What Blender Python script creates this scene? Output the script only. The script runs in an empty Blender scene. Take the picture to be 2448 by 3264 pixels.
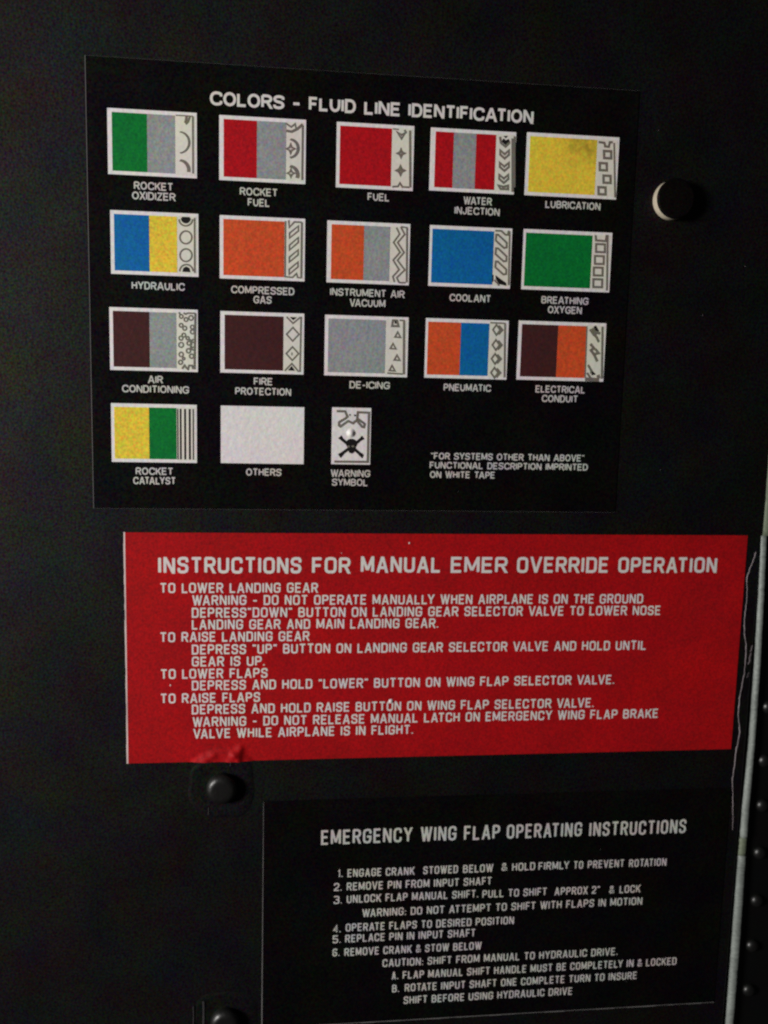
import bpy, bmesh, math, random
from mathutils import Vector, Matrix
random.seed(7)
S = 0.001                       # everything below is written in millimetres on the wall: x right, z up, y into the wall
sc = bpy.context.scene
C = sc.collection

# ---------------------------------------------------------------- camera, world, light
cd = bpy.data.cameras.new('camera'); cd.sensor_fit = 'AUTO'; cd.sensor_width = 36.0
cd.lens = 2943/3264*36.0; cd.clip_start = 0.01; cd.clip_end = 50
co = bpy.data.objects.new('camera', cd); C.objects.link(co)
r_ = Vector((0.99294327, -0.11617355, 0.02381936))
d_ = Vector((0.00767213, -0.13750464, -0.99047141))
f_ = Vector((0.11834186, 0.98366467, -0.13564301))
m4 = Matrix((r_, -d_, -f_)).transposed().to_4x4()
m4.translation = Vector((-78.506, -652.545, 89.983))*S
co.matrix_world = m4
cd.dof.use_dof = True; cd.dof.focus_distance = 0.60; cd.dof.aperture_fstop = 2.4*32.46/4.12/2.2
sc.camera = co
w = bpy.data.worlds.new('World'); sc.world = w; w.use_nodes = True
w.node_tree.nodes['Background'].inputs[0].default_value = (1.0, 0.97, 0.96, 1)
w.node_tree.nodes['Background'].inputs[1].default_value = 0.022
def area(name, loc, target, size, power, col):
    l = bpy.data.lights.new(name, 'AREA'); l.shape = 'DISK'; l.size = size; l.energy = power; l.color = col
    o = bpy.data.objects.new(name, l); C.objects.link(o)
    o.location = loc; o.rotation_euler = (Vector(target)-Vector(loc)).to_track_quat('-Z', 'Y').to_euler()
area('bay_lamp', (-2.05, -1.25, 0.28), (0, 0, 0), 0.62, 75.0, (1.0, 0.97, 0.93))
sc.view_settings.view_transform = 'Standard'; sc.view_settings.look = 'None'
sc.view_settings.exposure = 0; sc.view_settings.gamma = 1
try: sc.cycles.filter_width = 2.2
except Exception: pass

# ---------------------------------------------------------------- materials
def lin(c): return tuple(((v/255)/12.92 if v/255 <= 0.04045 else ((v/255+0.055)/1.055)**2.4) for v in c)
MATS = {}
def mat(name, rgb, rough=0.5, spec=0.5, metal=0.0, grain=0.12, blotch=0.10, bump=0.10, bscale=260.0, linear=False, stretch=None, gscale=650.0, tint=False, stain=None, mono=False):
    m = bpy.data.materials.new(name); m.use_nodes = True; nt = m.node_tree; N = nt.nodes; L = nt.links
    b = N['Principled BSDF']; col = rgb if linear else lin(rgb)
    b.inputs['Roughness'].default_value = rough; b.inputs['Metallic'].default_value = metal
    b.inputs['Specular IOR Level'].default_value = spec
    tc = N.new('ShaderNodeTexCoord'); src = tc.outputs['Object']
    if stretch:
        mp = N.new('ShaderNodeMapping'); mp.inputs['Scale'].default_value = stretch; L.new(src, mp.inputs[0]); src = mp.outputs[0]
    def noise(scale, detail):
        n = N.new('ShaderNodeTexNoise'); n.inputs['Scale'].default_value = scale; n.inputs['Detail'].default_value = detail
        L.new(src, n.inputs['Vector']); return n
    g = noise(gscale, 1.0); l = noise(28.0, 3.0)
    def centred(n, amt):      # 1 + amt*(colour-0.5)*2
        a = N.new('ShaderNodeVectorMath'); a.operation = 'MULTIPLY_ADD'
        a.inputs[1].default_value = (4*amt, 4*amt, 4*amt); a.inputs[2].default_value = (1-2*amt,)*3
        L.new(n.outputs['Fac' if mono else 'Color'], a.inputs[0]); return a
    A = centred(g, grain); B = centred(l, blotch)
    M1 = N.new('ShaderNodeVectorMath'); M1.operation = 'MULTIPLY'; L.new(A.outputs[0], M1.inputs[0]); L.new(B.outputs[0], M1.inputs[1])
    M2 = N.new('ShaderNodeVectorMath'); M2.operation = 'MULTIPLY'; L.new(M1.outputs[0], M2.inputs[0]); M2.inputs[1].default_value = col
    M3 = N.new('ShaderNodeVectorMath'); M3.operation = 'MAXIMUM'; L.new(M2.outputs[0], M3.inputs[0]); M3.inputs[1].default_value = (0, 0, 0)
    base = M3.outputs[0]
    if stain:                       # a dirty mark with a shape of its own: (x, z, radius, colour)
        sx, sz, sr, scol = stain
        vd = N.new('ShaderNodeVectorMath'); vd.operation = 'DISTANCE'; vd.inputs[1].default_value = (sx*S, 0, sz*S); L.new(tc.outputs['Object'], vd.inputs[0])
        mr = N.new('ShaderNodeMapRange'); mr.inputs['From Min'].default_value = sr*S; mr.inputs['From Max'].default_value = 0; L.new(vd.outputs['Value'], mr.inputs['Value'])
        sn = noise(170, 4); mu = N.new('ShaderNodeMath'); mu.operation = 'MULTIPLY'; mu.use_clamp = True; L.new(mr.outputs[0], mu.inputs[0])
        mp2 = N.new('ShaderNodeMapRange'); mp2.inputs['From Min'].default_value = .38; mp2.inputs['From Max'].default_value = .62; mp2.inputs['To Max'].default_value = .8; L.new(sn.outputs['Fac'], mp2.inputs['Value'])
        L.new(mp2.outputs[0], mu.inputs[1])
        mx = N.new('ShaderNodeMix'); mx.data_type = 'RGBA'; L.new(mu.outputs[0], mx.inputs['Factor']); L.new(base, mx.inputs[6]); mx.inputs[7].default_value = (*lin(scol), 1); base = mx.outputs[2]
    L.new(base, b.inputs['Base Color'])
    if tint:
        tn = centred(g, 0.85); tb = centred(l, 0.30)
        tm = N.new('ShaderNodeVectorMath'); tm.operation = 'MULTIPLY'; L.new(tn.outputs[0], tm.inputs[0]); L.new(tb.outputs[0], tm.inputs[1])
        L.new(tm.outputs[0], b.inputs['Specular Tint'])
    if bump:
        bn = noise(bscale, 3.0); bp = N.new('ShaderNodeBump'); bp.inputs['Strength'].default_value = bump; bp.inputs['Distance'].default_value = 0.001
        L.new(bn.outputs['Fac'], bp.inputs['Height']); L.new(bp.outputs[0], b.inputs['Normal'])
    MATS[name] = m; return m
mat('wall_paint', (0.0023, 0.0019, 0.0021), 0.56, 0.22, grain=0.85, blotch=0.40, bump=0.13, bscale=520, linear=True, tint=True)
mat('black_decal', (0.0026, 0.0021, 0.0022), 0.6, 0.06, grain=0.75, blotch=0.4, bump=0.06, linear=True, tint=True)
mat('black_gloss', (0.003, 0.003, 0.003), 0.42, 0.2, grain=0.2, blotch=0.2, bump=0.06, linear=True)
mat('bolt_paint', (0.0045, 0.0045, 0.0045), 0.41, 0.55, grain=0.3, blotch=0.2, bump=0.22, bscale=300, linear=True)
mat('ink_white', (212, 207, 205), 0.6, 0.2, grain=0.10, blotch=0.05, bump=0)
mat('ink_grey_white', (192, 189, 186), 0.6, 0.2, grain=0.12, blotch=0.10, bump=0)
mat('plate_white', (226, 221, 222), 0.5, 0.25, grain=0.11, blotch=0.04, bump=0.27)
mat('strip_cream', (218, 215, 204), 0.5, 0.3, grain=0.07, blotch=0.06, bump=0.15)
mat('ink_mark', (112, 106, 98), 0.6, 0.2, grain=0.2, blotch=0.1, bump=0)
mat('ink_black', (22, 18, 20), 0.6, 0.2, grain=0.2, blotch=0.1, bump=0)
BAND = dict(green=(8, 112, 48), grey=(143, 147, 150), red=(172, 18, 28), yellow=(226, 198, 62), blue=(14, 100, 164), orange=(204, 80, 42), brown=(66, 33, 34))
for k, v in BAND.items(): mat('band_'+k, v, 0.5, 0.14, grain=0.27, blotch=0.08, bump=0.22)
mat('red_decal', (160, 13, 19), 0.6, 0.13, grain=0.28, blotch=0.16, bump=0.14)
mat('band_yellow_stained', BAND['yellow'], 0.5, 0.16, grain=0.22, blotch=0.08, bump=0.22, stain=(152, 114, 21, (136, 108, 40)))
mat('edge_white', (206, 190, 188), 0.6, 0.2, grain=0.04, blotch=0.25, bump=0, mono=True)
mat('edge_dull', (112, 110, 110), 0.6, 0.2, grain=0.06, blotch=0.10, bump=0, mono=True)
mat('bare_metal', (124, 130, 126), 0.55, 0.5, metal=0.0, grain=0.20, blotch=0.28, bump=0.6, bscale=330, stretch=(0.35, 1, 1.0), mono=True)
mat('olive_metal', (104, 112, 94), 0.6, 0.4, grain=0.2, blotch=0.25, bump=0.4, mono=True)
mat('cream_metal', (184, 174, 154), 0.5, 0.4, grain=0.10, blotch=0.24, bump=0.3, mono=True)
mat('chip_drip', (52, 50, 52), 0.6, 0.3, grain=0.2, blotch=0.2, bump=0.2, mono=True)
mat('chip_grey', (128, 118, 122), 0.7, 0.2, grain=0.08, blotch=0.6, bump=0.3, mono=True)

# ---------------------------------------------------------------- builders
def root(name, label, cat, x, y, z, group=None):
    o = bpy.data.objects.new(name, None); C.objects.link(o); o.location = Vector((x, y, z))*S
    o.empty_display_size = 0.02; o['label'] = label; o['category'] = cat
    if group: o['group'] = group
    return o
def world_loc(o):
    v = Vector((0, 0, 0))
    while o: v += o.location; o = o.parent
    return v
class MB:
    """collects faces in wall millimetres and links them as ONE mesh object"""
    def __init__(s): s.v = []; s.f = []; s.smooth = False
    def face(s, pts):
        n = len(s.v); s.v += [tuple(p) for p in pts]; s.f.append(tuple(range(n, n+len(pts))))
    def slab(s, x0, x1, z0, z1, y, t, b=0.0):
        """a thin plate, front face at y, thickness t behind it, front edges eased by b"""
        n = len(s.v)
        s.v += [(x0+b, y, z0+b), (x1-b, y, z0+b), (x1-b, y, z1-b), (x0+b, y, z1-b),
                (x0, y+max(b, 0.01), z0), (x1, y+max(b, 0.01), z0), (x1, y+max(b, 0.01), z1), (x0, y+max(b, 0.01), z1),
                (x0, y+t, z0), (x1, y+t, z0), (x1, y+t, z1), (x0, y+t, z1)]
        s.f.append((n, n+1, n+2, n+3))
        for i in range(4):
            j = (i+1) % 4; s.f.append((n+i, n+4+i, n+4+j, n+j)); s.f.append((n+4+i, n+8+i, n+8+j, n+4+j))
    def ribbon(s, pts, hw, y, closed=False, cap=0.0):
        """flat mitred stroke of half width hw along 2-D points (x, z)"""
        P = [Vector(p) for p in pts]
        if closed and (P[0]-P[-1]).length < 1e-6: P.pop()
        n = len(P)
        Q = [P[0]] if P else []
        for p in P[1:]:
            if (p-Q[-1]).length > 1e-5: Q.append(p)
        P = Q; n = len(P)
        if n < 2: return
        Lf = []; Rt = []
        for i in range(n):
            if closed: a, b = P[i-1], P[(i+1) % n]
            else: a, b = (P[i-1] if i else None), (P[i+1] if i < n-1 else None)
            d1 = (P[i]-a).normalized() if a is not None else None
            d2 = (b-P[i]).normalized() if b is not None else None
            if d1 is None: d1 = d2
            if d2 is None: d2 = d1
            n1 = Vector((-d1.y, d1.x)); n2 = Vector((-d2.y, d2.x)); t = n1+n2
            if t.length < 1e-3: t = n1.copy()
            t.normalize(); k = 1/max(t.dot(n1), 0.55)
            q = P[i]
            Lf.append(q+t*hw*k); Rt.append(q-t*hw*k)
        if cap and not closed:      # eased end: extend by cap with a narrower nose
            for i, j in ((0, 1), (n-1, n-2)):
                d = (P[i]-P[j]).normalized(); nn = Vector((-d.y, d.x))*hw*0.55*(1 if i else -1)
                e = P[i]+d*cap
                if i == 0: Lf.insert(0, e-nn*-1 if False else e+Vector((-((P[1]-P[0]).normalized()).y, ((P[1]-P[0]).normalized()).x))*hw*0.55); Rt.insert(0, e-Vector((-((P[1]-P[0]).normalized()).y, ((P[1]-P[0]).normalized()).x))*hw*0.55)
                else: Lf.append(e+Vector((-d.y, d.x))*hw*0.55); Rt.append(e-Vector((-d.y, d.x))*hw*0.55)
        m = len(Lf); b0 = len(s.v)
        for a, b in zip(Lf, Rt): s.v.append((a.x, y, a.y)); s.v.append((b.x, y, b.y))
        for i in range(m if closed else m-1):
            j = (i+1) % m; s.f.append((b0+2*i, b0+2*j, b0+2*j+1, b0+2*i+1))
    def lathe(s, cx, cz, prof, n=32):
        """prof: (radius, y) from the wall outwards to the apex, axis along y"""
        b0 = len(s.v)
        for r, y in prof:
            for k in range(n):
                a = 2*math.pi*k/n; s.v.append((cx+r*math.cos(a), y, cz+r*math.sin(a)))
        for i in range(len(prof)-1):
            for k in range(n):
                j = (k+1) % n; s.f.append((b0+i*n+k, b0+(i+1)*n+k, b0+(i+1)*n+j, b0+i*n+j))
        s.f.append(tuple(b0+(len(prof)-1)*n+k for k in range(n)))
    def build(s, name, material, parent=None, label=None, smooth=False, kind=None):
        off = world_loc(parent) if parent else Vector((0, 0, 0))
        me = bpy.data.meshes.new(name)
        me.from_pydata([tuple(Vector(v)*S-off) for v in s.v], [], s.f); me.update()
        bm = bmesh.new(); bm.from_mesh(me); bmesh.ops.recalc_face_normals(bm, faces=bm.faces)
        for f in bm.faces:            # printed sheets face the viewer
            if abs(f.normal.y) > 0.95 and f.normal.y > 0 and len(bm.faces) and s.flat: f.normal_flip()
            f.smooth = smooth
        bm.to_mesh(me); bm.free()
        me.materials.append(MATS[material])
        o = bpy.data.objects.new(name, me); C.objects.link(o); o.parent = parent
        if label: o['label'] = label
        if kind: o['kind'] = kind
        return o
    flat = False

# ---------------------------------------------------------------- lettering: stroke alphabet, unit cap height between centre lines
KERN = {'AT': .12, 'TA': .12, 'AV': .12, 'VA': .12, 'LA': -.0, 'LV': .08, 'LT': .10, 'LO': .03, 'LY': .10, 'AC': .03, 'WA': .09, 'PA': .08, 'FA': .07, 'AY': .10, 'RT': .03, 'FT': .04}
# width, [ (closed, [(x, y, corner)]) ]  corner 1 = rounded
def G(w, *st): return (w, st)
o_, c_ = False, True
GL = {
 'A': G(.64, ('d', [(.02,0,0),(.47,1,0)]), ('d', [(.98,0,0),(.53,1,0)]), (o_, [(.2,.28,0),(.8,.28,0)])),
 'B': G(.56, (o_, [(0,0,0),(0,1,0)]), (o_, [(0,1,0),(.94,1,1),(.94,.53,1),(.05,.53,0)]), (o_, [(.3,.53,0),(1,.53,1),(1,0,1),(0,0,0)])),
 'C': G(.56, (o_, [(1,.70,0),(1,1,1),(0,1,1),(0,0,1),(1,0,1),(1,.30,0)])),
 'D': G(.56, (c_, [(0,0,0),(0,1,0),(1,1,1),(1,0,1)])),
 'E': G(.50, (o_, [(1,1,0),(0,1,0),(0,0,0),(1,0,0)]), (o_, [(0,.52,0),(.88,.52,0)])),
 'F': G(.48, (o_, [(1,1,0),(0,1,0),(0,0,0)]), (o_, [(0,.50,0),(.88,.50,0)])),
 'G': G(.58, (o_, [(1,.72,0),(1,1,1),(0,1,1),(0,0,1),(1,0,1),(1,.46,0),(.52,.46,0)])),
 'H': G(.56, (o_, [(0,0,0),(0,1,0)]), (o_, [(1,0,0),(1,1,0)]), (o_, [(0,.52,0),(1,.52,0)])),
 'I': G(0, (o_, [(0,0,0),(0,1,0)])),
 'J': G(.46, (o_, [(1,1,0),(1,0,1),(0,0,1),(0,.32,0)])),
 'K': G(.56, (o_, [(0,0,0),(0,1,0)]), ('d', [(1,1,0),(.06,.34,0)]), ('d', [(.40,.60,0),(1,0,0)])),
 'L': G(.48, (o_, [(0,1,0),(0,0,0),(1,0,0)])),
 'M': G(.72, (o_, [(0,0,0),(0,1,0)]), ('d', [(.02,1,0),(.5,.08,0)]), ('d', [(.98,1,0),(.5,.08,0)]), (o_, [(1,1,0),(1,0,0)])),
 'N': G(.58, (o_, [(0,0,0),(0,1,0)]), ('d', [(.04,1,0),(.96,0,0)]), (o_, [(1,0,0),(1,1,0)])),
 'O': G(.58, (c_, [(0,0,1),(0,1,1),(1,1,1),(1,0,1)])),
 'P': G(.54, (o_, [(0,0,0),(0,1,0)]), (o_, [(0,1,0),(1,1,1),(1,.46,1),(0,.46,0)])),
 'R': G(.56, (o_, [(0,0,0),(0,1,0)]), (o_, [(0,1,0),(1,1,1),(1,.48,1),(0,.48,0)]), ('d', [(.55,.48,0),(1,0,0)])),
 'S': G(.54, (o_, [(1,.74,0),(1,1,1),(0,1,1),(0,.54,1),(1,.50,1),(1,0,1),(0,0,1),(0,.26,0)])),
 'T': G(.56, (o_, [(0,1,0),(1,1,0)]), (o_, [(.5,1,0),(.5,0,0)])),
 'U': G(.56, (o_, [(0,1,0),(0,0,1),(1,0,1),(1,1,0)])),
 'V': G(.62, ('d', [(0,1,0),(.48,0,0)]), ('d', [(1,1,0),(.52,0,0)])),
 'W': G(.90, ('d', [(0,1,0),(.25,0,0)]), ('d', [(.5,1,0),(.27,0,0)]), ('d', [(.5,1,0),(.73,0,0)]), ('d', [(1,1,0),(.75,0,0)])),
 'X': G(.56, ('d', [(0,0,0),(1,1,0)]), ('d', [(0,1,0),(1,0,0)])),
 'Y': G(.60, ('d', [(0,1,0),(.5,.45,0)]), ('d', [(1,1,0),(.5,.45,0)]), (o_, [(.5,.52,0),(.5,0,0)])),
 'Z': G(.54, (o_, [(0,1,0),(1,1,0),(0,0,0),(1,0,0)])),
 '1': G(.10, (o_, [(0,.8,0),(1,1,0),(1,0,0)])),
 '2': G(.54, (o_, [(0,.74,0),(0,1,1),(1,1,1),(1,.56,1),(0,.10,0),(0,0,0),(1,0,0)])),
 '3': G(.54, (o_, [(0,1,0),(1,1,1),(1,.54,1),(.4,.54,0)]), (o_, [(.4,.54,0),(1,.54,1),(1,0,1),(0,0,1),(0,.22,0)])),
 '4': G(.54, (o_, [(.75,0,0),(.75,1,0),(0,.28,0),(1,.28,0)])),
 '5': G(.54, (o_, [(1,1,0),(0,1,0),(0,.56,0),(1,.56,1),(1,0,1),(0,0,1),(0,.18,0)])),
 '6': G(.54, (o_, [(1,.8,0),(1,1,1),(0,1,1),(0,0,1),(1,0,1),(1,.52,1),(0,.52,0)])),
 '&': G(.62, (o_, [(1,0,0),(.12,.74,1),(.16,1,1),(.74,1,1),(.70,.70,1),(0,.34,1),(0,0,1),(.62,0,1),(1,.40,0)])),
 '-': G(.34, (o_, [(0,.42,0),(1,.42,0)])),
 '.': G(0, (o_, [(0,-.02,0),(0,.06,0)])),
 ':': G(0, (o_, [(0,-.02,0),(0,.06,0)]), (o_, [(0,.50,0),(0,.58,0)])),
 '"': G(.20, (o_, [(0,.84,0),(0,1.02,0)]), (o_, [(1,.84,0),(1,1.02,0)])),
}
def rounded(pts, closed, R, seg):
    out = []; n = len(pts)
    for i, (x, y, r) in enumerate(pts):
        p = Vector((x, y))
        if not r or (not closed and i in (0, n-1)): out.append(p); continue
        a = Vector(pts[i-1][:2]); b = Vector(pts[(i+1) % n][:2])
        da = a-p; db = b-p; k = min(R, da.length*0.5, db.length*0.5)
        if seg > 2: A = p+da.normalized()*min(R, da.length*0.5); B = p+db.normalized()*min(R, db.length*0.5)
        else: A = p+da.normalized()*k; B = p+db.normalized()*k
        for q in range(seg+1):
            t = q/seg; out.append(A*(1-t)**2+p*0.0+B*t*t+(p*0.82+(A+B)*0.09)*2*t*(1-t))
    return out
def text_line(mb, s, x0, x1, z, cap, sw, y, style):
    """fit string s between x0 and x1, baseline z; style 'grotesque' or 'engraved'"""
    gap = (0.13 if style == 'engraved' else 0.07)*cap; space = (0.58 if style == 'engraved' else 0.50)*cap
    H = cap-sw; ws = 0.0; fixed = 0.0
    if style == 'grotesque': wide = dict(C=.66, O=.68, G=.68, D=.60, N=.60, A=.72, M=.74, R=.58, S=.58, U=.58, B=.58, L=.50, E=.54, T=.58)
    else: wide = {}
    gw = lambda ch: wide.get(ch, GL[ch][0])
    thin = 0.0
    for i, ch in enumerate(s):
        if ch == ' ': ws += space; continue
        ws += gw(ch)*H; fixed += sw
        if i < len(s)-1 and s[i+1] != ' ': fixed += gap-KERN.get(s[i:i+2], 0)*cap
    k = (x1-x0-fixed)/max(ws, 1e-6)
    if s == '-': k = (x1-x0-sw)/(gw('-')*H)
    x = x0
    for i, ch in enumerate(s):
        if ch == ' ': x += space*k; continue
        w = gw(ch)*H*k
        R = (0.20*H) if style == 'engraved' else 0.46*H; seg = 2 if style == 'engraved' else 5
        jit = (random.random()-0.5)*0.02*cap
        for q, (closed, pts) in enumerate(GL[ch][1]):
            if closed == 'd':       # slanted stroke with level ends
                (ax, ay, _), (bx, by, _) = pts; ax *= w; bx *= w; ay *= H; by *= H
                L_ = math.hypot(bx-ax, by-ay); hx = sw/2*L_/max(abs(by-ay), 1e-6)*0.96
                e = sw/2; sl = (bx-ax)/(by-ay); lo, hi = ((ax, ay), (bx, by)) if ay < by else ((bx, by), (ax, ay))
                if lo[1] < 0.02*H: lo = (lo[0]-sl*e*.4, lo[1]-e)
                if hi[1] > 0.98*H: hi = (hi[0]+sl*e*.4, hi[1]+e)
                X = x+sw/2; Z = z+sw/2+jit; yy = y-0.02*(q+1)
                mb.face([(X+lo[0]-hx, yy, Z+lo[1]), (X+lo[0]+hx, yy, Z+lo[1]), (X+hi[0]+hx, yy, Z+hi[1]), (X+hi[0]-hx, yy, Z+hi[1])])
                continue
            P = rounded([(px*w, py*H, r) for px, py, r in pts], closed, R, seg)
            P = [Vector((x+sw/2+p.x, z+sw/2+p.y+jit)) for p in P]
            mb.ribbon(P, sw/2, y-0.02*(q+1), closed, cap=(0.0 if style == 'grotesque' else sw*0.18))
        x += w+sw
        if i < len(s)-1 and s[i+1] != ' ': x += gap-KERN.get(s[i:i+2], 0)*cap
TXT_TOP = [
('COLORS',-122.7,-73.7,271.2),
('-',-68.6,-62.8,271.4),
('FLUID',-57.4,-25.8,271.4),
('LINE',-20.1,4.8,271.1),
('IDENTIFICATION',10.0,97.2,271.3),
('ROCKET',-172.5,-146.9,215.1),
('OXIDIZER',-173.8,-145.4,208.7),
('ROCKET',-103.0,-77.6,214.7),
('FUEL',-97.7,-82.8,207.8),
('FUEL',-16.6,-1.4,215.1),
('WATER',50.2,70.2,215.7),
('INJECTION',44.1,76.0,208.9),
('LUBRICATION',108.4,148.3,215.9),
('HYDRAULIC',-174.8,-139.7,150.3),
('COMPRESSED',-108.7,-65.7,149.9),
('GAS',-93.6,-81.2,143.6),
('INSTRUMENT AIR',-41.2,10.7,150.7),
('VACUUM',-27.5,-2.6,143.8),
('COOLANT',42.5,72.2,149.7),
('BREATHING',108.7,143.2,150.4),
('OXYGEN',113.7,138.7,143.8),
('AIR',-164.8,-154.7,87.8),
('CONDITIONING',-182.1,-137.2,81.2),
('FIRE',-93.1,-80.0,88.2),
('PROTECTION',-105.8,-67.3,81.3),
('DE-ICING',-26.6,1.9,87.5),
('PNEUMATIC',40.4,74.7,87.3),
('ELECTRICAL',107.4,144.3,87.7),
('CONDUIT',112.3,139.3,81.0),
('ROCKET',-173.7,-148.2,24.8),
('CATALYST',-175.5,-146.5,18.2),
('OTHERS',-98.2,-73.5,25.1),
('WARNING',-38.7,-10.7,25.0),
('SYMBOL',-37.8,-12.1,18.6),
('"FOR SYSTEMS OTHER THAN ABOVE"',32.7,146.3,38.4),
('FUNCTIONAL DESCRIPTION IMPRINTED',32.1,149.4,31.8),
('ON WHITE TAPE',32.5,80.3,25.1),]
TXT_RED = [
('INSTRUCTIONS',-159.1,-58.7,-44.9),
('FOR',-51.1,-23.5,-44.9),
('MANUAL',-16.0,42.6,-44.3),
('EMER',50.0,92.3,-44.4),
('OVERRIDE',99.5,169.5,-44.4),
('OPERATION',177.0,254.4,-44.5),
('TO LOWER LANDING GEAR',-158.0,-46.6,-59.0),
('WARNING - DO NOT OPERATE MANUALLY WHEN AIRPLANE IS ON THE GROUND',-135.6,197.9,-67.9),
('DEPRESS"DOWN" BUTTON ON LANDING GEAR SELECTOR VALVE TO LOWER NOSE',-136.0,212.3,-77.0),
('LANDING GEAR AND MAIN LANDING GEAR.',-136.0,42.2,-85.7),
('TO RAISE LANDING GEAR',-158.3,-52.3,-94.7),
('DEPRESS "UP" BUTTON ON LANDING GEAR SELECTOR VALVE AND HOLD UNTIL',-136.1,202.7,-104.0),
('GEAR IS UP.',-136.1,-84.3,-112.9),
('TO LOWER FLAPS',-158.2,-82.2,-121.9),
('DEPRESS AND HOLD "LOWER" BUTTON ON WING FLAP SELECTOR VALVE.',-136.2,179.2,-130.6),
('TO RAISE FLAPS',-158.4,-87.5,-140.0),
('DEPRESS AND HOLD RAISE BUTTON ON WING FLAP SELECTOR VALVE.',-136.3,164.1,-148.6),
('WARNING - DO NOT RELEASE MANUAL LATCH ON EMERGENCY WING FLAP BRAKE',-135.7,215.8,-158.0),
('VALVE WHILE AIRPLANE IS IN FLIGHT.',-135.3,25.7,-166.9),]
TXT_LOW = [
('EMERGENCY',-41.6,27.5,-252.2),
('WING',33.9,61.4,-252.3),
('FLAP',67.3,95.4,-252.4),
('OPERATING',100.7,160.3,-252.6),
('INSTRUCTIONS',166.2,244.9,-253.0),
('1.',-28.4,-24.9,-278.7),
('ENGAGE',-21.2,4.7,-278.9),
('CRANK',7.9,30.0,-279.0),
('STOWED',36.7,63.7,-279.0),
('BELOW',67.6,91.2,-279.1),
('&',97.8,102.4,-278.7),
('HOLD',106.2,124.4,-279.0),
('FIRMLY',127.1,151.6,-279.2),
('TO',155.2,162.9,-279.4),
('PREVENT',166.6,196.2,-279.4),
('ROTATION',200.1,230.7,-279.7),
('2.',-31.3,-25.3,-289.7),
('REMOVE PIN FROM INPUT SHAFT',-21.6,90.6,-289.7),
('3.',-31.4,-25.1,-300.2),
('UNLOCK FLAP MANUAL SHIFT.',-21.4,80.3,-299.9),
('PULL TO SHIFT',83.6,134.9,-300.4),
('APPROX 2"',141.0,177.5,-300.8),
('&',185.3,189.5,-301.2),
('LOCK',193.7,210.8,-301.3),
('WARNING: DO NOT ATTEMPT TO SHIFT WITH FLAPS IN MOTION',-9.3,212.9,-311.8),
('4.',-31.3,-25.6,-323.6),
('OPERATE FLAPS TO DESIRED POSITION',-21.8,109.5,-323.2),
('5.',-31.5,-25.5,-332.3),
('REPLACE PIN IN INPUT SHAFT',-22.0,79.4,-332.2),
('6.',-31.5,-26.1,-343.1),
('REMOVE CRANK & STOW BELOW',-22.4,84.6,-343.3),
('CAUTION: SHIFT FROM MANUAL TO HYDRAULIC DRIVE.',7.2,195.2,-354.0),
('A.',14.7,19.7,-364.8),
('FLAP MANUAL SHIFT HANDLE MUST BE COMPLETELY IN & LOCKED',23.2,245.0,-364.9),
('B.',15.2,20.7,-375.7),
('ROTATE INPUT SHAFT ONE COMPLETE TURN TO INSURE',25.1,212.7,-375.6),
('SHIFT BEFORE USING HYDRAULIC DRIVE',24.5,159.9,-386.1),]
# ---------------------------------------------------------------- the wall panel the placards are stuck on
def grid_sheet(mb, xs, zs, fn):
    b = len(mb.v); nx = len(xs)
    for z in zs:
        for x in xs: mb.v.append((x, fn(x, z), z))
    for j in range(len(zs)-1):
        for i in range(nx-1):
            a = b+j*nx+i; mb.f.append((a, a+1, a+nx+1, a+nx))
m = MB(); m.slab(-700, 289.0, -700, 700, 0.0, 8.0, 0.8)
wall = m.build('wall', 'wall_paint', kind='structure')
# recessed channel behind the gap and the strip
m = MB(); m.slab(289.2, 640, -700, 700, 4.2, 6.0, 0.5)
m.build('frame_panel', 'black_gloss', kind='structure')

# jagged line of chipped paint along the panel's right-hand edge
crk = [(285.2,-28.3),(284.6,-31.8),(281.3,-41.5),(279.6,-48.5),(280.6,-61.8),(280.2,-79.5),(281.1,-92.9),(283.4,-101.9),(283.7,-110.9),(283.4,-125.3),(281.3,-141.2),(281.3,-158.5),(283.7,-170.6),(282.0,-184.1),(281.5,-194.9),(280.8,-211.2),(281.7,-219.4),(282.6,-231),(283.4,-243),(284.2,-254)]
fine = []
for (a, b), (c, d) in zip(crk[:-1], crk[1:]):
    n = max(2, int(abs(b-d)/2.2))
    for k in range(n):
        t = k/n; fine.append((a+(c-a)*t+random.uniform(-.22, .22), b+(d-b)*t))
m = MB(); n = len(m.v)
for i, (x, z) in enumerate(fine):
    fade = 1.0 if z > -212 else max(0.15, 1-(-212-z)/30)
    if -75 < z < -52: fade *= 0.4
    hw = (0.16+0.42*abs(math.sin(i*0.9)*math.sin(i*0.37+1))+random.uniform(0, .25))*fade
    m.v += [(x-hw, 0.05, z), (x-hw*.3, -0.5, z), (x+hw, -0.05, z)]
for i in range(len(fine)-1):
    a = 3*i; m.f += [(a, a+3, a+4, a+1), (a+1, a+4, a+5, a+2)]
m.build('paint_chip', 'chip_grey', wall, 'jagged pale line of chipped paint beside the metal strip')
for (cx, cz, ln, ax) in ((286.5, -112, 9, 1.2), (287.3, -104, 5, .8), (286.2, -125, 4, .6)):
    m = MB(); m.ribbon([(cx-.8, cz-ln/2), (cx+.5, cz-ln*.2), (cx+.1, cz+ln*.1), (cx+1.0, cz+ln/2)], ax*.38, -0.12)
    m.flat = True; m.build('scuff', 'chip_grey', wall)

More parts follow.
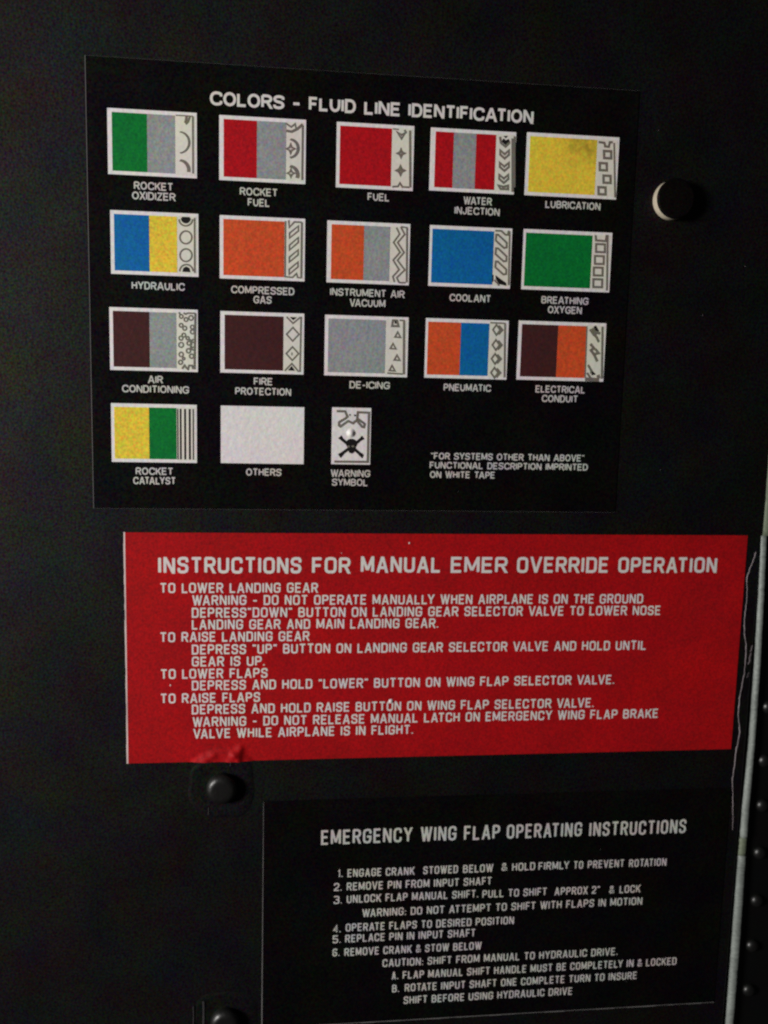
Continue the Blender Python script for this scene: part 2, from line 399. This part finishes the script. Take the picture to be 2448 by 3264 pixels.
# ---------------------------------------------------------------- metal strip at the right-hand edge
strip = root('metal_strip', 'long grey metal edging strip running down beside the red placard', 'metal strip', 294, 0, -200)
EDGE = [(-16,286.9,294.2),(-40,288.6,295.0),(-66,289.7,295.9),(-111,291.4,297.2),(-181,292.7,298.0),(-233,291.0,298.0),(-259,291.0,298.4)]
EDGE2 = [(-274.5,290.7,298.5),(-331,291.0,299.6),(-420,292.0,299.6),(-520,292.2,299.8),(-700,292.5,300)]
UP = [(700,285.0,303),(160,285.0,303),(72,285.4,303.5),(47,287.0,304),(4,288.0,304.5),(-16,287.6,304.0)]
def bar(rows, y0, h, wob=.18, step=2.5):
    mb = MB(); R = []
    for (z0, a0, b0), (z1, a1, b1) in zip(rows[:-1], rows[1:]):
        n = max(1, int(abs(z1-z0)/step)) if abs(z0) < 450 and abs(z1) < 450 else 2
        for k in range(n):
            t = k/n; R.append((z0+(z1-z0)*t, a0+(a1-a0)*t, b0+(b1-b0)*t))
    R.append(rows[-1]); n = 7
    for z, a, b in R:
        j = random.uniform(-wob, wob); j2 = random.uniform(-wob, wob)
        for k in range(n):
            t = k/(n-1); x = a+j+(b-a+j2-j)*t
            mb.v.append((x, y0-h*min(1, 1.55*math.sin(math.pi*t)) if 0 < k < n-1 else y0+1.5, z))
    for i in range(len(R)-1):
        for k in range(n-1): q = i*n+k; mb.f.append((q, q+1, q+n+1, q+n))
    mb.f.append(tuple(range(n))); mb.f.append(tuple(range((len(R)-1)*n, len(R)*n)))
    return mb
bar(EDGE, 2.6, 3.6).build('strip_length', 'bare_metal', strip, smooth=True)
bar(EDGE2, 2.6, 3.6).build('strip_length', 'bare_metal', strip, smooth=True)
bar([(-259.6,290.6,298.3),(-262,290.4,298.6),(-264,290.7,298.4),(-272,290.6,298.4),(-274,290.5,298.5)], 2.6, 2.9, .25, 1.2).build('joint_collar', 'olive_metal', strip, 'darker joint between the two lengths', smooth=True)
bar(UP, 2.2, 2.6, .3, 4).build('upper_plate', 'olive_metal', strip, 'dull olive grey upper length of the strip', smooth=True)

# ---------------------------------------------------------------- row of dome screws right of the strip
ORD = ['topmost', 'second from the top', 'third from the top', 'middle', 'third from the bottom', 'second from the bottom', 'lowest']
SCR = [(307.6,-152.5),(307.8,-196.5),(309.4,-233.8),(310.4,-274),(311.4,-315),(310.6,-354.3),(310.8,-393.5)]
first = None
for i, (x, z) in enumerate(SCR):
    if first is None:
        o = root('dome_screw', '', 'screw', x, 4.2, z, 'screws in a row on the black frame right of the metal strip')
        m = MB(); R = 5.3; m.lathe(x, z, [(R, 4.2), (R, 3.6)]+[(R*math.cos(a), 3.6-4.0*math.sin(a)) for a in [math.pi/2*k/8 for k in range(1, 8)]], 28)
        m.build('screw_head', 'bolt_paint', o, smooth=True)
        m = MB(); m.lathe(x, z, [(6.9, 4.25), (6.8, 3.9), (5.4, 3.85)], 28); m.build('washer', 'black_gloss', o, smooth=False)
        first = o
    else:
        o = first.copy(); C.objects.link(o); o.location = Vector((x, 4.2, z))*S
        for ch in first.children:
            c = ch.copy(); C.objects.link(c); c.parent = o
            if ch.name.startswith('screw_head'): c.rotation_euler = (0, random.uniform(0, 6), 0)
    o['label'] = 'small black dome screw beside the metal strip, %s of its row' % ORD[i]

# ---------------------------------------------------------------- two painted round bolts
BG = 'round bolts painted over with the wall'
def bolt(x, z, label):
    o = root('round_bolt', label, 'bolt', x, 0, z, BG)
    m = MB(); b0 = 0; n = 48; prof = [(25.5, .1), (24.2, -.22), (22.4, -.42), (20.0, -.46), (17.6, -.46), (16.6, -.4), (14.5, -.4), (10.5, -.4)]
    for r, y in prof:
        for k in range(n):
            a = 2*math.pi*k/n
            q = 1+0.05*math.cos(4*a)*(-1 if r > 15 else 0)+0.03*math.sin(3*a+x)+0.02*math.sin(7*a+z) if r > 15 else 1
            m.v.append((x+r*q*math.cos(a), y, z+r*q*math.sin(a)))
    for i in range(len(prof)-1):
        for k in range(n):
            j = (k+1) % n; m.f.append((i*n+k, (i+1)*n+k, (i+1)*n+j, i*n+j))
    m.build('washer', 'wall_paint', o, smooth=True)
    m = MB(); R = 11.4
    q = 5.2; m.lathe(x, z, [(R, -.4), (R, -2.4)]+[(R-q+q*math.cos(a), -2.4-q*math.sin(a)) for a in [math.pi/2*k/9 for k in range(1, 10)]]+[(4.0, -7.65), (1, -7.68)], 48)
    m.build('bolt_head', 'bolt_paint', o, smooth=True)
    return o
def drip(o, x, z0, z1, w_):
    m = MB(); m.ribbon([(x, z0), (x+.3, (z0+z1)/2), (x+.1, z1)], w_, -.35); n = len(m.v)
    m.v += [(vx*.5+(x+.1)*.5, -1.0, vz) for vx, _, vz in list(m.v)]; m.f += [tuple(n+i for i in f) for f in list(m.f)]
    for i in range(0, n-2, 2): m.f += [(i, i+2, n+i+2, n+i), (i+1, n+i+1, n+i+3, i+3)]
    m.build('paint_drip', 'chip_drip', o, smooth=False)
b1 = bolt(-114.6, -204.8, 'black painted round bolt just under the red placard, lifting its lower edge')
b2 = bolt(-112.1, -391.8, 'black painted round bolt left of the lower black placard, cut by the photo bottom')

drip(b1, -124.6, -225.6, -219.8, .35); drip(b1, -108.8, -188.3, -185.4, .35); drip(b2, -128.6, -395, -374.5, .9); drip(b2, -136.2, -395, -378, .5)
# ---------------------------------------------------------------- black knob with pale rim, upper right
kx, kz = 200.2, 225.0
knob = root('knob', 'round black knob with pale curved side standing out right of the colour chart', 'knob', kx, 0, kz)
m = MB(); n = 56; R = 13.6
for r, y in ((R, 0.2), (R, -6.8), (R-.2, -7.4), (R-.6, -7.8)):
    for k in range(n):
        a = 2*math.pi*k/n; m.v.append((kx+r*math.cos(a), y, kz+r*math.sin(a)))
for i in range(3):
    for k in range(n):
        j = (k+1) % n; m.f.append((i*n+k, (i+1)*n+k, (i+1)*n+j, i*n+j))
m.build('knob_side', 'cream_metal', knob, 'pale cream side of the knob', smooth=True)
m = MB(); m.lathe(kx, kz, [(R-.3, -6.6), (R+.12, -7.3), (R+.12, -8.3), (R-.9, -9.0), (R-6, -9.3), (2, -9.4)], 56)
m.build('knob_face', 'black_decal', knob, 'flat black face of the knob')

# ---------------------------------------------------------------- placards
def lettering(parent, y, s, x0, x1, z, cap, sw, style, matname, label=None):
    m = MB(); m.flat = True
    items = s if isinstance(s, list) else [(s, x0, x1, z)]
    for t in items: text_line(m, t[0], t[1], t[2], t[3], cap, sw, y, style)
    m.build('lettering', matname, parent, label)
def edge_run(mb, x, z0, z1, wf, y):
    z = z1; prev = None
    while z > z0:
        zn = max(z0, z-random.uniform(3, 9)); w = wf(z)*random.uniform(.7, 1.25)
        mb.face([(x-w, y, zn), (x, y, zn), (x, y, z), (x-w, y, z)]); z = zn

# ---- top placard: colour chart
PT = root('colour_chart_placard', 'large black placard titled COLORS - FLUID LINE IDENTIFICATION with rows of colour swatches', 'placard', -17, 0, 148)
m = MB(); m.slab(-202.3, 172, 1.2, 297.5, -0.5, 0.45, 0.05); m.build('face', 'black_decal', PT)
m = MB(); m.slab(-202.62, 172.1, 1.1, 297.6, -0.30, 0.28); m.build('backing', 'edge_dull', PT)
YF = -0.5
IN = {}
def strip_lines(box, x_in, art, cal):
    """art in its own drawing units, cal = (xl, xr, yt, yb, lean, slope): xl..xr spans strip start..box right, yt..yb box top..bottom"""
    x0, x1, z0, z1 = box; xl, xr, yt, yb, lean, slope = cal
    kx_ = (x1-x_in)/(xr-xl); kz_ = (z1-z0)/(yb-yt); ym = (yt+yb)/2; xm = (xl+xr)/2
    def T(p):
        x, y = p; x2 = x+lean*(y-ym); y2 = y-slope*(x-xm)
        return (x_in+(x2-xl)*kx_, z1-(y2-yt)*kz_)
    grey = MB(); blk = MB(); grey.flat = blk.flat = True
    yy = YF-0.26; q = 0
    for a in art:
        q += 1; mb = blk if a[0].isupper() else grey; t = a[0].lower(); y = yy-0.004*q
        if t == 'l': mb.ribbon([T(p) for p in a[2]], a[1]*kx_*.72, y)
        elif t == 'c': mb.ribbon([T(p) for p in a[2]], a[1]*kx_*.72, y, True)
        elif t == 'f': mb.face([(T(p)[0], y, T(p)[1]) for p in a[1]])
        elif t == 'o':
            w_, cx, cy, rx, ry = a[1:6]; a0, a1 = a[6:8] if len(a) > 6 else (0, 360)
            n = 20; full = abs(a1-a0) >= 360
            P = [(cx+rx*math.cos(math.radians(a0+(a1-a0)*k/n)), cy+ry*math.sin(math.radians(a0+(a1-a0)*k/n))) for k in range(n if full else n+1)]
            mb.ribbon([T(p) for p in P], w_*kx_*.72, y, full)
        elif t == 'm':    # crescent between two arcs
            cx, cy, r, cx2, r2, a0, a1 = a[1:8]; n = 16
            o1 = [(cx+r*math.cos(math.radians(a0+(a1-a0)*k/n)), cy+r*math.sin(math.radians(a0+(a1-a0)*k/n))) for k in range(n+1)]
            o2 = [(cx2+r2*math.cos(math.radians(a0+(a1-a0)*k/n)), cy+r2*math.sin(math.radians(a0+(a1-a0)*k/n))) for k in range(n+1)]
            for k in range(n): mb.face([(T(p)[0], y, T(p)[1]) for p in (o1[k], o1[k+1], o2[k+1], o2[k])])
    return grey, blk
def star(cx, cy, r, w=30):
    P = []
    for k in range(8):
        rr = r if k % 2 == 0 else r*0.38; a = math.radians(45*k); P.append((cx+rr*math.cos(a)*.9, cy+rr*math.sin(a)))
    return [('c', w, P)]
def fr(xr, yt, yb, w=45, xl=None):
    a = [('l', w, [(xr, yt), (xr, yb)])]
    if xl is not None: a += [('l', w*.7, [(xl, yb), (xr, yb)])]
    return a
def chev(cx, y, w, h, t, lw=48): return [('c', lw, [(cx-w, y), (cx, y+h), (cx+w, y), (cx+w, y+t), (cx, y+h+t), (cx-w, y+t)])]
def rings(L, w=36): return [('o', w, x, y, r, r*1.05) for x, y, r in L]
def para(x0, x1, yl, yr, t, w=42): return [('c', w, [(x0, yl), (x1, yr), (x1, yr+t), (x0, yl+t)])]
ART = {
 1: ([('m', 230, 1005, 375, 190, 330, -85, 85), ('m', 230, 1930, 375, 180, 300, -85, 10), ('l', 60, [(480, 130), (430, 360)]), ('l', 50, [(590, 140), (520, 330), (440, 400)])]+fr(690, 150, 2040)+[('l', 30, [(100, 110), (690, 140)])], (75, 825, 10, 2180, 0, .05)),
 2: ([('m', 235, 1040, 330, 195, 265, -85, 85), ('m', 240, 1900, 330, 190, 250, -85, 20), ('l', 40, [(90, 230), (270, 350), (400, 250), (430, 380)]), ('l', 60, [(110, 470), (290, 500), (480, 410), (650, 260)])]+star(260, 1050, 160, 44)+star(275, 1840, 140, 40)+fr(655, 300, 2060), (110, 765, 100, 2180, 0, .05)),
 3: (star(585, 980, 130, 50)+star(565, 1525, 135, 60)+[('c', 45, [(450, 300), (600, 400), (740, 320), (600, 520)]), ('l', 45, [(700, 240), (750, 350)]), ('l', 40, [(300, 2040), (480, 2030), (545, 1920), (620, 2045), (850, 2060)])]+fr(875, 260, 2060, 50)+[('l', 30, [(330, 210), (520, 230)])], (280, 985, 100, 2160, .029, .05)),
 4: (chev(485, 690, 140, 130, 140)+chev(475, 1095, 145, 130, 140)+chev(455, 1490, 145, 130, 140)+[('L', 80, [(420, 350), (520, 440), (640, 370)]), ('F', [(450, 220), (600, 220), (520, 300)]), ('l', 50, [(340, 250), (370, 450), (510, 570), (650, 430)]), ('c', 50, [(280, 1840), (440, 1890), (590, 1850), (590, 1970), (350, 1960)])]+fr(735, 300, 2060, 50)+fr(800, 230, 1900, 40), (190, 820, 80, 2130, .041, .05)),
 5: ([('c', 10, [(x-21, y-23), (x+21, y-21), (x+21, y+23), (x-21, y+21)]) for x, y in ((660, 373), (633, 448), (654, 526), (623, 598))]+[('l', 9, [(608, 295), (642, 300), (646, 322), (668, 324), (674, 296), (692, 296)])]+fr(700, 300, 640, 7), (590, 720, 262, 650, .068, .05)),
 6: ([('o', 8, 728, 1258, 41, 42), ('o', 8, 728, 1376, 41, 42), ('O', 26, 728, 1130, 16, 18, 0, 180), ('F', [(700, 1122), (756, 1124), (752, 1150), (728, 1164), (704, 1150)]), ('o', 8, 728, 1138, 46, 44, 0, 180), ('F', [(702, 1486), (708, 1462), (728, 1450), (752, 1462), (758, 1490)]), ('o', 8, 730, 1484, 46, 46, 180, 360)]+fr(788, 1130, 1495, 8), (668, 814, 1100, 1518, 0, .05)),
 7: (sum([para(265, 575, yl, yr, 165) for yl, yr in ((580, 330), (985, 715), (1390, 1130), (1800, 1540))], [])+[('l', 42, [(230, 150), (255, 390), (430, 200), (690, 200)]), ('l', 38, [(120, 180), (120, 2050), (380, 2070), (525, 1930), (565, 2060), (690, 2080)])]+fr(695, 200, 2080, 48), (85, 815, 80, 2190, 0, .0)),
 8: ([('l', 42, [(370, 270), (480, 480), (270, 760), (500, 1080), (260, 1350), (470, 1660), (250, 1900), (310, 2080)]), ('l', 42, [(520, 240), (660, 480), (415, 760), (640, 1080), (410, 1350), (670, 1660), (390, 1930), (470, 2090)])]+fr(740, 250, 2080, 46)+[('l', 38, [(520, 235), (740, 255)]), ('l', 40, [(470, 2090), (700, 2090)])], (140, 835, 130, 2170, .02, .0)),
 9: (sum([[('c', 44, [(235, y), (300, y), (590, y+250), (590, y+400), (500, y+420), (220, y+190)])] for y in (400, 840, 1270)], [])+[('l', 42, [(200, 270), (400, 270), (540, 390), (620, 390), (640, 280), (690, 290)]), ('F', [(240, 1720), (420, 1850), (600, 1960), (610, 2060), (360, 2010), (240, 1840)]), ('F', [(130, 1700), (170, 1720), (170, 1900), (120, 1990)]), ('l', 40, [(200, 1880), (330, 2010), (360, 2060)])]+fr(680, 290, 2030, 36), (150, 750, 180, 2150, .02, .0)),
 10: ([('c', 9, [(x-27, y-25), (x+27, y-24), (x+27, y+25), (x-27, y+24)]) for x, y in ((612, 960), (606, 1034), (600, 1106), (598, 1179))]+[('l', 9, [(582, 880), (584, 912), (644, 916), (648, 884), (660, 884)])]+fr(655, 882, 1225, 8), (558, 677, 862, 1235, .04, .03)),
 11: (rings([(265, 300, 60), (430, 400, 62), (600, 340, 75), (265, 600, 60), (390, 695, 65), (265, 1035, 65), (275, 1265, 80), (280, 1590, 72), (370, 1730, 40), (262, 1860, 66), (650, 650, 62), (655, 810, 66), (540, 1200, 62), (530, 1460, 70), (640, 1640, 70), (490, 1030, 50), (360, 930, 60), (690, 1120, 50), (690, 1380, 48)])+[('l', 40, [(180, 160), (230, 240)]), ('l', 40, [(340, 180), (420, 220), (480, 180), (740, 180)]), ('l', 44, [(320, 2080), (400, 1960), (470, 2050), (520, 2090), (560, 1960), (660, 1960), (700, 2080)]), ('l', 44, [(560, 1060), (620, 1200), (600, 1420)])]+fr(745, 180, 2090, 46), (115, 850, 60, 2180, -.02, 0)),
 12: ([('c', 7, [(1397, y), (1437, y-45), (1477, y), (1437, y+45)]) for y in (342, 470)]+[('F', [(1415, 228), (1462, 230), (1438, 250)]), ('l', 7, [(1395, 228), (1437, 270), (1482, 230)]), ('F', [(1410, 582), (1456, 584), (1434, 552)]), ('l', 7, [(1390, 585), (1434, 536), (1480, 590)]), ('l', 5, [(1434, 462), (1434, 482)])]+fr(1488, 225, 592, 7), (1378, 1510, 204, 608, -.01, .02)),
 13: ([('c', 40, [(x-90, y), (x, y-170), (x+95, y+10)]) for x, y in ((565, 790), (415, 1185), (545, 1575), (385, 1940))]+[('c', 50, [(380, 420), (410, 230), (540, 230), (590, 420)]), ('L', 40, [(490, 240), (495, 340)]), ('l', 36, [(230, 2030), (740, 2050)]), ('l', 36, [(620, 215), (790, 225)])]+fr(770, 225, 2060, 52), (170, 900, 110, 2160, .02, .0)),
 14: ([('c', 42, [(x-120, y), (x, y-170), (x+125, y), (x, y+175)]) for x, y in ((440, 330), (425, 840), (400, 1310), (385, 1780))]+[('l', 60, [(x+70, y-140), (x+190, y), (x+60, y+150)]) for x, y in ((440, 330), (425, 840), (400, 1310), (385, 1780))]+[('l', 36, [(230, 95), (740, 105)])]+fr(730, 110, 1940, 42), (180, 830, 10, 2010, .03, .0)),
 15: ([('l', 60, [(310, 870), (420, 1010), (330, 1080), (440, 1230), (540, 1440)]), ('l', 55, [(420, 1010), (500, 1070), (580, 1170), (450, 1200)]), ('l', 55, [(290, 400), (420, 580), (500, 640), (580, 810)]), ('L', 60, [(440, 290), (520, 420), (420, 430)]), ('l', 60, [(380, 350), (430, 470), (620, 530)]), ('l', 50, [(500, 480), (460, 600)]), ('l', 50, [(240, 1560), (350, 1750), (340, 1850)]), ('F', [(380, 1740), (500, 1870), (350, 1900)]), ('l', 46, [(210, 1820), (330, 1990)]), ('l', 70, [(560, 1880), (600, 2000)]), ('l', 80, [(150, 2030), (600, 2040)]), ('l', 28, [(190, 300), (150, 1990)])]+fr(690, 300, 2000, 46), (160, 780, 190, 2100, .04, .0)),
 16: ([('F', [(a, 832), (b, 832), (b, 1168), (a, 1168)]) for a, b in ((672, 680), (689, 701), (718, 731), (749, 762), (775, 783))], (668, 803, 804, 1190, 0, .0)),
}
Y_, A_ = 'yellow', 'grey'
SW = [  # box x0,x1,z0,z1, band edges as fractions, colours, art
 ((-189.0,-131.3,224.1,265.8), [.049,.44,.755], ['green','grey'], 'ROCKET OXIDIZER'),
 ((-116.6,-59.1,223.8,265.4), [.05,.432,.771], ['red','grey'], 'ROCKET FUEL'),
 ((-38.4,14.4,222.8,265.4), [.043,.712], ['red'], 'FUEL'),
 ((25.8,85.5,223.8,265.2), [.057,.27,.532,.766], ['red','grey','red'], 'WATER INJECTION'),
 ((93.1,159.4,223.8,265.7), [.035,.761], ['yellow'], 'LUBRICATION'),
 ((-188.1,-130.5,159.9,201.2), [.041,.438,.756], ['blue','yellow'], 'HYDRAULIC'),
 ((-116.3,-58.9,159.5,201.1), [.042,.756], ['orange'], 'COMPRESSED GAS'),
 ((-43.8,13.4,159.5,200.8), [.051,.443,.759], ['orange','grey'], 'INSTRUMENT AIR VACUUM'),
 ((27.2,85.5,159.7,200.8), [.031,.78], ['blue'], 'COOLANT'),
 ((93.7,158.1,159.7,201.0), [.027,.778], ['green'], 'BREATHING OXYGEN'),
 ((-189.7,-131.1,96.1,138.0), [.039,.449,.756], ['brown','grey'], 'AIR CONDITIONING'),
 ((-115.9,-58.8,96.2,137.8), [.05,.752], ['brown'], 'FIRE PROTECTION'),
 ((-44.4,14.0,96.1,137.6), [.04,.728], ['grey'], 'DE-ICING'),
 ((26.3,85.7,96.2,137.6), [.028,.422,.767], ['orange','blue'], 'PNEUMATIC'),
 ((93.0,157.4,96.5,138.0), [.037,.45,.777], ['brown','orange'], 'ELECTRICAL CONDUIT'),
 ((-189.6,-132.0,33.5,73.7), [.035,.44,.762], ['yellow','green'], 'ROCKET CATALYST'),
 ((-115.6,-58.0,33.7,73.6), [], [], 'OTHERS'),
 ((-38.5,-10.9,34.0,74.0), [], [], 'WARNING SYMBOL'),
]
for i, (box, ed, cols, what) in enumerate(SW):
    x0, x1, z0, z1 = box; W = x1-x0; bd = 2.3
    desc = ' and '.join(cols) if cols else 'plain white'
    m = MB(); m.slab(x0, x1, z0, z1, YF-0.12, 0.10, 0.03)
    sw = m.build('swatch', 'plate_white', PT, '%s swatch above the words %s' % (desc, what))
    for k, cname in enumerate(cols):
        a = x0+W*ed[k]+(0.0 if k == 0 else 0.10); b = x0+W*ed[k+1]
        m = MB(); m.slab(a, b, z0+bd, z1-bd*1.05, YF-0.20, 0.07, 0.02)
        m.build('colour_band', 'band_'+cname+('_stained' if what == 'LUBRICATION' else ''), sw, cname+' band')
    if cols:
        xi = x0+W*ed[-1]
        m = MB(); m.slab(xi+0.10, x1-bd*.55, z0+bd*.7, z1-bd*.8, YF-0.19, 0.06, 0.02)
        st = m.build('symbol_strip', 'strip_cream', sw)
        art, cal = ART[i+1]
        g, b = strip_lines(box, xi, art, cal)
        if g.f: g.build('symbol_print', 'ink_mark', sw, kind='stuff')
        if b.f: b.build('symbol_print', 'ink_black', sw, 'solid black marks', kind='stuff')
    if what == 'WARNING SYMBOL':
        art = [('L', 10, [(0, 0), (1, 1)])][:0]
        lw = 52
        art += [('l', lw, [(320, 310), (590, 310), (665, 480), (600, 540), (400, 660), (390, 760), (440, 800), (690, 620), (760, 650), (850, 690), (920, 620), (960, 590), (1140, 800), (1200, 810), (1220, 700), (980, 530), (1000, 330), (1360, 340), (1345, 900)]),
                ('l', lw, [(1345, 900), (1330, 1930), (250, 1935)]),
                ('L', 40, [(725, 420), (765, 425)]), ('L', 40, [(880, 430), (935, 440)])]
        # crossed bones and skull, black
        for P in ([(430, 1160), (800, 1460)], [(1150, 1150), (800, 1460)], [(430, 1720), (800, 1440)], [(1150, 1740), (800, 1440)]): art.append(('L', 66, P))
        for P in ([(370, 1180), (470, 1080), (560, 1220), (470, 1250)], [(1130, 1080), (1220, 1190), (1120, 1240), (1040, 1200)], [(365, 1690), (450, 1820), (560, 1690), (450, 1640)], [(1200, 1710), (1150, 1820), (1040, 1720), (1130, 1640)]): art.append(('F', P))
        art.append(('F', [(800+185*math.cos(math.radians(t)), 1345+160*math.sin(math.radians(t))) for t in range(0, 360, 20)]))
        art.append(('F', [(650, 1380), (950, 1380), (930, 1540), (870, 1640), (800, 1670), (730, 1640), (680, 1540)]))
        g, b = strip_lines(box, x0, art, (165, 1420, 190, 2020, .015, .0))
        g.build('symbol_print', 'ink_mark', sw, 'thin outline of a cut off skull and bones', kind='stuff'); b.build('symbol_print', 'ink_black', sw, 'black skull with crossed bones', kind='stuff')
        e = MB(); e.flat = True
        for cx_, cz_ in ((-26.6, 46.7), (-23.4, 46.9)):
            e.face([(cx_+1.15*math.cos(t*.6), YF-0.55, cz_+.75*math.sin(t*.6)) for t in range(10)])
        e.build('eye_socket', 'ink_mark', sw)
        m = MB(); bx, bz = -24.9, 56.2
        m.lathe(bx, bz, [(3.4, YF-.1), (2.6, YF-.5), (1.8, YF-1.1), (1.1, YF-1.6), (.4, YF-1.8)], 20)
        m.build('bump', 'plate_white', sw, 'small glossy bump under the print', smooth=True)
bysets = {}
for t, a, b, z in TXT_TOP[:5]: pass
lettering(PT, YF-0.1, [list(t) for t in TXT_TOP[:5]], 0, 0, 0, 8.9, 1.75, 'grotesque', 'ink_white', 'title line COLORS - FLUID LINE IDENTIFICATION')
for t, a, b, z in TXT_TOP[5:]:
    cap = 5.15 if z > 40 or t in ('ROCKET', 'CATALYST', 'OTHERS', 'WARNING', 'SYMBOL') else 5.0
    lettering(PT, YF-0.1, t, a, b, z, cap, 0.92, 'grotesque', 'ink_grey_white', 'words '+t)

# ---- red placard
PR = root('red_placard', 'red placard headed INSTRUCTIONS FOR MANUAL EMER OVERRIDE OPERATION', 'placard', 47, 0, -100)
BX, BZ = -114.6, -204.8
RID = [((-128.4,-185.5), (-120.0,-178.5), 2.4, .75), ((-109.5,-186.0), (-106.5,-180), 3.0, 1.2), ((-106.0,-179.5), (-101.8,-174.6), 2.6, 1.5), ((-103.5,-186), (-101.8,-178.0), 2.6, 1.5)]
def lift(x, z):
    r = math.hypot(x-BX, z-BZ); h = 0.0
    t = max(0.0, min(1.0, (31.5-r)/6.0)); h += 1.5*t*t*(3-2*t)
    for (ax, az), (bx, bz), w_, hh in RID:
        dx, dz = bx-ax, bz-az; L2 = dx*dx+dz*dz; u = max(0, min(1, ((x-ax)*dx+(z-az)*dz)/L2))
        d = math.hypot(x-ax-u*dx, z-az-u*dz); h += hh*math.exp(-(d/w_)**2)*(1-.35*u)
    h += 0.12*math.sin(x*.8+z*.5)*math.exp(-((r-26)/7)**2)
    return h
def spread(a, b, mids, coarse, fine_):
    v = [a]
    while v[-1] < b-1e-6:
        v.append(min(b, v[-1]+(fine_ if mids[0] <= v[-1] <= mids[1] else coarse)))
    return v
XS = spread(-181.5, 277.2, (-146, -84), 9.0, 0.8); ZS = spread(-184.6, -15.7, (-185, -166), 9.0, 0.8)
YR = -0.5
def redy(x, z):
    h = lift(x, z) if (x > -150 and x < -80 and z < -160) else 0.0
    return YR-h
m = MB(); m.flat = False; grid_sheet(m, XS, ZS, redy)
# closing rim down to the wall
def rim(pts):
    b = len(m.v)
    for x, z in pts: m.v += [(x, redy(x, z), z), (x, min(-0.12, redy(x, z)+0.35), z)]
    for i in range(len(pts)-1): q = b+2*i; m.f.append((q, q+2, q+3, q+1))
rim([(x, ZS[0]) for x in XS]); rim([(x, ZS[-1]) for x in XS]); rim([(XS[0], z) for z in ZS]); rim([(XS[-1], z) for z in ZS])
m.build('face', 'red_decal', PR, smooth=True)
m = MB(); m.flat = True
z = -15.5
while z > -184.7:
    zn = max(-184.8, z-random.uniform(3, 8)); w0 = 1.15*random.uniform(.8, 1.15)
    m.face([(-181.5-w0, -0.34, zn), (-181.4, -0.34, zn), (-181.4, -0.34, z), (-181.5-w0, -0.34, z)]); z = zn
m.build('white_edge', 'edge_white', PR, 'white backing showing along the left edge')
m = MB(); m.flat = True; m.face([(277.15, -0.30, -184.5), (277.5, -0.30, -184.5), (277.5, -0.30, -15.7), (277.15, -0.30, -15.7)])
m.build('right_edge', 'edge_dull', PR)
lettering(PR, YR-0.1, [list(t) for t in TXT_RED[:6]], 0, 0, 0, 11.9, 2.1, 'engraved', 'ink_white', 'title line INSTRUCTIONS FOR MANUAL EMER OVERRIDE OPERATION')
for t, a, b, z in TXT_RED[6:]: lettering(PR, YR-0.1, t, a, b, z, 7.35, 1.22, 'engraved', 'ink_white', 'line reading '+t)
m = MB(); m.lathe(8.4, -141.2, [(1.8, YR-.05), (1.3, YR-.5), (.7, YR-.8), (.2, YR-.9)], 14); m.build('bump', 'ink_white', PR, 'tiny bump in the red sheet with its highlight coloured white', smooth=True)  # white colour stands in for the glint on this small bump
for (sx, sz, sr) in ((19, -22.5, .55), (-151.2, -126.6, .5), (83, -151, .4), (-30, -30, .3)):
    m = MB(); m.lathe(sx, sz, [(sr*1.3, YR-.02), (sr*.8, YR-.25), (sr*.2, YR-.35)], 8); m.build('speck', 'edge_white', PR, smooth=True)

# ---- lower placard
PL = root('wing_flap_placard', 'black placard headed EMERGENCY WING FLAP OPERATING INSTRUCTIONS at the bottom', 'placard', 100, 0, -310)
m = MB(); m.slab(-84.4, 279.5, -399.7, -216.6, -0.5, 0.45, 0.05); m.build('face', 'black_decal', PL)
m = MB(); m.flat = True; z = -217.0
while z > -399.9:
    zn = max(-400.0, z-random.uniform(4, 9)); k = (-217-z)/183.0
    w0 = (0.22+0.5*k)*random.uniform(.85, 1.1); m.face([(-84.4-w0, -0.3, zn), (-84.4, -0.3, zn), (-84.4, -0.3, z), (-84.4-w0, -0.3, z)]); z = zn
m.build('white_edge', 'edge_dull', PL, 'thin pale backing showing along the left edge')
m = MB(); m.flat = True; x = -84.4
while x < 279.4:
    xn = min(279.6, x+random.uniform(5, 12)); w0 = 0.75*random.uniform(.6, 1.1)
    m.face([(x, -0.3, -399.7-w0), (xn, -0.3, -399.7-w0), (xn, -0.3, -399.6), (x, -0.3, -399.6)]); x = xn
m.build('white_edge', 'edge_dull', PL, 'thin pale backing showing along the bottom edge')
lettering(PL, -0.6, [list(t) for t in TXT_LOW[:5]], 0, 0, 0, 11.6, 1.7, 'engraved', 'ink_grey_white', 'title line EMERGENCY WING FLAP OPERATING INSTRUCTIONS')
rows = []
for t in TXT_LOW[5:]:
    if rows and abs(rows[-1][-1][3]-t[3]) < 3: rows[-1].append(list(t))
    else: rows.append([list(t)])
for r in rows:
    lettering(PL, -0.6, r, 0, 0, 0, 6.45, 1.0, 'engraved', 'ink_grey_white', 'line reading '+' '.join(q[0] for q in r))
# dust specks on the dark surfaces
for k in range(26):
    sx = random.uniform(-240, 270); sz = random.uniform(-380, 300); rr = random.uniform(.12, .3)
    if any(b[0][0]-4 < sx < b[0][1]+4 and b[0][2]-4 < sz < b[0][3]+4 for b in SW) or -190 < sz < -12: continue
    m = MB(); m.lathe(sx, sz, [(rr, -0.2), (rr*.8, -0.75), (rr*.2, -0.9)], 7)
    m.build('dust_speck', 'chip_grey', wall, smooth=True)
